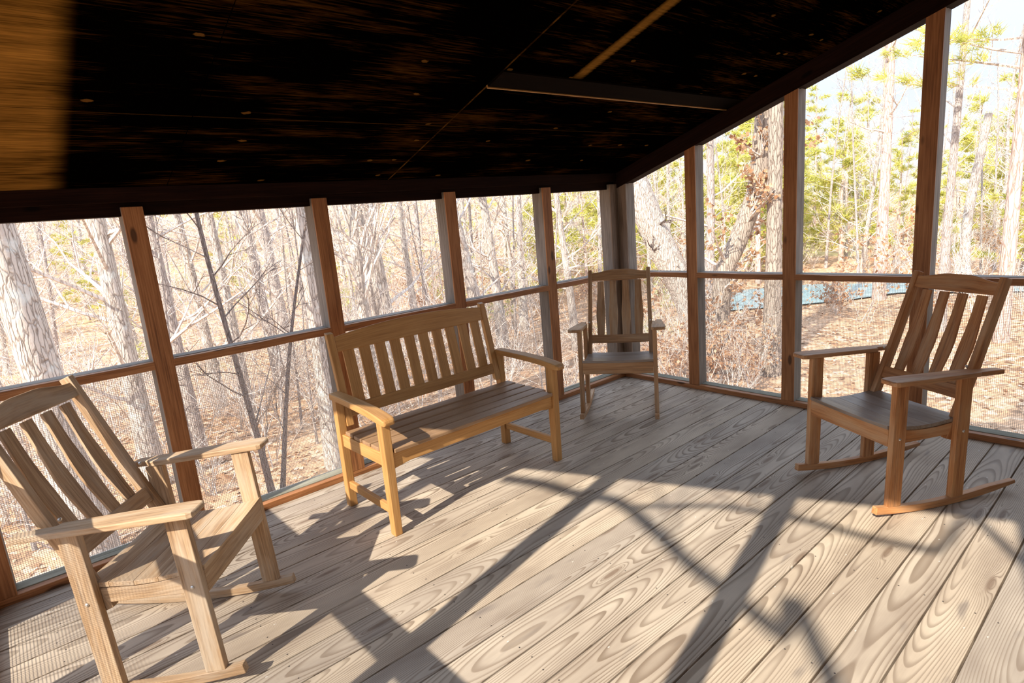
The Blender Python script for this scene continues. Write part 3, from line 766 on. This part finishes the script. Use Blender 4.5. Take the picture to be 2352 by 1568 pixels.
hero('straight tall trunk beside the crooked oak', 7.15, 2.1, 11, .15, 321, BARK_OAK, nb=8, bz=(.55, .95), sides=20, rough=.05, bend=.06, lean=(.1, -.1), taper=.7)
hero('tall straight pine trunk in the middle right bay', 16.9, 3.28, 15, .15, 322, BARK_PINE, nb=14, bz=(.3, .95), blen=.14, sides=12, bend=.08, lean=(0, 0), taper=.6)
hero('slender forked grey tree right of the tall post', 12.45, .56, 11, .10, 323, BARK_GREY, nb=16, bz=(.35, .95), blen=.26, sides=10, bend=.14, upang=(.6, 1.6))
hero('broken dead snag standing in the rightmost bay', 19.4, 1.6, 5.4, .165, 324, BARK_PALE, nb=5, bz=(.4, .9), blen=.2, sides=14, rough=.1, taper=.6)
rp = pine('pine_tree', 12, .155, .42, 325, spread=.20, nb=26, blades=26, nl=.24, nw=.008, tuft_step=.2); put(rp, 11.75, -.70, 1.1, 1, 'large reddish pine with drooping green boughs at the right edge', 'tree')

# ---- the crowded woods behind: individual trees copied from a few kinds
R = random.Random(5)
def polar(az, d): a = math.radians(az); return CAM.x+math.cos(a)*d, CAM.y+math.sin(a)*d
HERO_XY = [(o.location.x, o.location.y) for o in COL.objects if o.get('category') == 'tree']
def spot(az0, az1, d0, d1, gap=.7, pw=.6):
    for _ in range(200):
        az = R.uniform(az0, az1); d = d0+(d1-d0)*R.random()**pw; x, y = polar(az, d)
        if pond_dist(x, y) < .5 or (az < 24.6 and d < 18): continue
        if all((x-a)**2+(y-b)**2 > gap*gap for a, b in HERO_XY): break
    HERO_XY.append((x, y)); return x, y
def scatter(protos, n, az, dist, sc, label, cat, group, gap=.7, pw=.6):
    used = set()
    for i in range(n):
        k = i % len(protos); src = protos[k]
        o = src if k not in used else copy_tree(src); used.add(k)
        x, y = spot(*az, *dist, gap, pw); put(o, x, y, R.uniform(0, 6.28), R.uniform(*sc), label, cat, group)
bare = [bare_tree('bare_sapling', 8.5, r, 400+i*7, b, TWIG, nb=24, blen=.2, bz=(.08, .95), bend=.3, lean=(R.uniform(-.6, .6), R.uniform(-.6, .6)), depth=2, kids=4, sides=7)[0]
        for i, (r, b) in enumerate([(.07, BARK_PALE), (.055, BARK_GREY), (.09, BARK_PALE), (.045, BARK_GREY), (.075, BARK_PALE), (.10, BARK_GREY)])]
scatter(bare, 162, (34, 110), (13, 52), (.75, 1.3), 'slender bare sapling in the crowded woods beyond the left screens', 'tree', 'bare saplings in the woods on the left')
bare2 = [copy_tree(b) for b in bare[:4]]
scatter(bare2, 34, (8, 36), (17, 42), (.7, 1.15), 'slender bare sapling in the open woods beyond the right screens', 'tree', 'bare saplings in the woods on the right')
pines = [pine('pine_tree', h, .11, cb, 500+i*5, spread=s, nb=30, blades=12, nl=.34, nw=.022) for i, (h, cb, s) in enumerate([(7.5, .12, .26), (6.2, .08, .32), (9.5, .3, .2), (5.0, .05, .34)])]
scatter(pines, 46, (7, 38), (23, 46), (.7, 1.2), 'yellow-green pine in the distant stand beyond the right screens', 'tree', 'pines in the distance on the right', 1.2)
pines2 = [copy_tree(p) for p in pines[:3]]
scatter(pines2, 16, (38, 94), (30, 50), (.6, .9), 'green pine far back among the bare trees on the left', 'tree', 'pines far back on the left', 1.2)
pines3 = [copy_tree(p) for p in (pines[1], pines[3])]
scatter(pines3, 7, (37, 48), (19, 30), (.75, 1.0), 'low green pine seen through the bay nearest the corner', 'tree', 'low pines near the corner', 1.0)
def shrub(name, seed, h, nst, leafm=None, per=0, size=.08, twig=None, spread=.5):
    rng = random.Random(seed); root = empty(name); b = MB(seed); tips = []
    for k in range(nst):
        a = rng.uniform(0, 2*PI); d = V((math.cos(a)*spread, math.sin(a)*spread, rng.uniform(.7, 1.3)))
        limb(b, (rng.uniform(-.15, .15), rng.uniform(-.15, .15), -.1), d, h*rng.uniform(.6, 1.1), .011, .004, rng, 2, 3, .1, .2, 4, tips)
    b.build('stems', twig or TWIG, root)
    if leafm: leaves(root, tips, rng, leafm, per, size)
    return root
sh = [shrub('bare_shrub', 600+i, h, n) for i, (h, n) in enumerate([(1.6, 9), (2.2, 7), (1.2, 11), (1.9, 8)])]
scatter(sh, 130, (8, 97), (9, 46), (.7, 1.4), 'tangled bare twiggy shrub in the undergrowth', 'shrub', 'bare shrubs in the undergrowth', .5)
sh2 = [copy_tree(x) for x in sh]
scatter(sh2, 30, (48, 93), (7.5, 15), (.7, 1.2), 'tangled bare twiggy shrub in the undergrowth', 'shrub', 'bare shrubs in the undergrowth', .5)
bare3 = [copy_tree(b) for b in (bare[1], bare[3])]
scatter(bare3, 26, (45, 94), (8, 15), (.35, .6), 'thin whip-like bare seedling near the porch on the left', 'tree', 'thin bare seedlings near the porch', .6)
lf = [shrub('leafy_shrub', 650+i, h, n, LEAF_TAN, 3, .085) for i, (h, n) in enumerate([(1.7, 8), (2.3, 6), (1.3, 9)])]
scatter(lf, 46, (8, 60), (11, 34), (.7, 1.3), 'shrub still holding dry tan leaves in the undergrowth', 'shrub', 'brown-leaved shrubs in the undergrowth', .6)
for i, (x, y, k) in enumerate([(5.9, 1.9, 0), (6.0, 2.6, 2), (6.5, 3.2, 0), (5.3, 2.7, 2), (8.3, 2.9, 1)]):
    o = copy_tree(lf[k]); put(o, x, y, i*1.3, .8 + .07*(i % 4), 'shrub still holding dry tan leaves in the undergrowth', 'shrub', 'brown-leaved shrubs in the undergrowth')
for i, (x, y, k) in enumerate([(4.9, 1.7, 0), (5.5, 3.2, 1), (5.0, 4.6, 0)]):
    o = copy_tree(sh[k]); put(o, x, y, i*2.1, .75 + .08*(i % 3), 'tangled bare twiggy shrub in the undergrowth', 'shrub', 'bare shrubs in the undergrowth')
ev = [shrub('evergreen_shrub', 680+i, h, n, EVERG, 5, .075) for i, (h, n) in enumerate([(1.4, 9), (2.0, 8)])]
scatter(ev, 22, (12, 95), (16, 36), (.7, 1.3), 'yellow-green evergreen shrub in the undergrowth', 'shrub', 'evergreen shrubs in the undergrowth', .6)

# ---- the bare tree on the sunny side, whose limbs throw the branch shadows over the deck
AZ, EL = math.radians(12.4), math.radians(37.7)
SUN = V((-math.cos(EL)*math.cos(AZ), -math.cos(EL)*math.sin(AZ), math.sin(EL)))
def shade_tree():
    root = empty('tree', (-8.6, -6.2, gz(-8.6, -6.2)))
    tag(root, 'bare tree on the sunny side whose limbs shade the deck', 'tree')
    O = V(root.location)
    b = MB(701); b.tube([V((0, 0, -.2)), V((.05, .1, 2)), V((.1, .3, 4.2)), V((.0, .5, 6.2)), V((-.1, .6, 8.5))], [.2, .17, .15, .11, .05], 12, rough=.05); b.build('trunk', BARK_GREY, root, smooth=True)
    def run(pts, t0, t1, r0, r1, start):
        n = len(pts); ps = [V((x, y, 0)) + SUN*(t0+(t1-t0)*i/(n-1)) - O for i, (x, y) in enumerate(pts)]
        ps = [V(start)] + ps
        # smooth a little by subdividing
        q = []
        for i in range(len(ps)-1):
            p0 = ps[max(0, i-1)]; p1 = ps[i]; p2 = ps[i+1]; p3 = ps[min(len(ps)-1, i+2)]
            for k in range(4):
                t = k/4; q.append(.5*((2*p1)+(-p0+p2)*t+(2*p0-5*p1+4*p2-p3)*t*t+(-p0+3*p1-3*p2+p3)*t*t*t))
        q.append(ps[-1]); m = len(q)
        b = MB(702); b.tube(q, [r0+(r1-r0)*i/(m-1) for i in range(m)], 6); return q, b
    rng = random.Random(9)
    s1 = [(-2.37, -2.666), (-2.307, -2.497), (-2.264, -2.374), (-2.202, -2.208), (-2.137, -2.01), (-2.012, -1.743), (-1.903, -1.447), (-1.97, -1.232), (-2.011, -.969), (-2.10, -.75)]
    q1 = run(s1, 6.4, 5.8, .030, .034, (.08, .3, 4.0))
    s2 = [(-1.306, -2.983), (-1.412, -2.719), (-1.471, -2.494), (-1.499, -2.228), (-1.545, -2.063), (-1.625, -1.857), (-1.773, -1.677), (-1.90, -1.53)]
    q2 = run(s2, 6.0, 5.6, .022, .014, (.08, .35, 4.4))
    for q, b in (q1, q2):
        for k in range(5):
            i = rng.randrange(len(q)//2, len(q)-1)
            limb(b, q[i], V((rng.uniform(-.5, .5), rng.uniform(.2, 1), rng.uniform(.1, .8))), rng.uniform(.3, .8), .006, .003, rng, 1, 3, .1, .2, 2)
        b.build('branch', BARK_GREY, root)
shade_tree()

# ------------------------------------------------------------------ light, sky, camera
sl = bpy.data.lights.new('sun', 'SUN'); sl.energy = 8.3; sl.angle = math.radians(.55); sl.color = (1.0, .935, .82)
so = bpy.data.objects.new('sun', sl); COL.objects.link(so); so.rotation_euler = (-SUN).to_track_quat('-Z', 'Y').to_euler(); so.location = (-20, -6, 16)
w = bpy.data.worlds.new('sky'); scene.world = w; w.use_nodes = True; nt = w.node_tree; nt.nodes.clear(); n = N(nt)
tc = n('ShaderNodeTexCoord').outputs['Generated']; zz = n('ShaderNodeSeparateXYZ', {0: tc}).outputs[2]
sc = n.ramp(zz, [(0.0, (.34, .34, .335)), (.12, (.30, .325, .37)), (.24, (.33, .40, .52)), (.5, (.66, .78, .98)), (1.0, (.62, .76, 1.0))])
bg = n('ShaderNodeBackground', {'Color': sc, 'Strength': 3.1}); n('ShaderNodeOutputWorld', {'Surface': bg.outputs[0]})
cd = bpy.data.cameras.new('camera'); cam = bpy.data.objects.new('camera', cd); COL.objects.link(cam)
cd.sensor_width = 36; cd.lens = 1367.42/2352*36; cd.clip_start = .02; cd.clip_end = 500
r_, u_, f_ = V((.74834689, -.65810477, -.08291588)), V((.19711256, .10128233, .97513513)), V((.63334317, .74608311, -.20551503))
cam.matrix_world = Matrix(((r_.x, u_.x, -f_.x, CAM.x), (r_.y, u_.y, -f_.y, CAM.y), (r_.z, u_.z, -f_.z, CAM.z), (0, 0, 0, 1)))
scene.camera = cam
scene.view_settings.view_transform = 'Standard'; scene.view_settings.look = 'None'; scene.view_settings.exposure = 0.10; scene.view_settings.gamma = 1.0
scene.cycles.max_bounces = 6; scene.cycles.diffuse_bounces = 3; scene.cycles.glossy_bounces = 2; scene.cycles.transmission_bounces = 2; scene.cycles.transparent_max_bounces = 12
scene.cycles.caustics_reflective = False; scene.cycles.caustics_refractive = False
scene.cycles.adaptive_threshold = 0.025
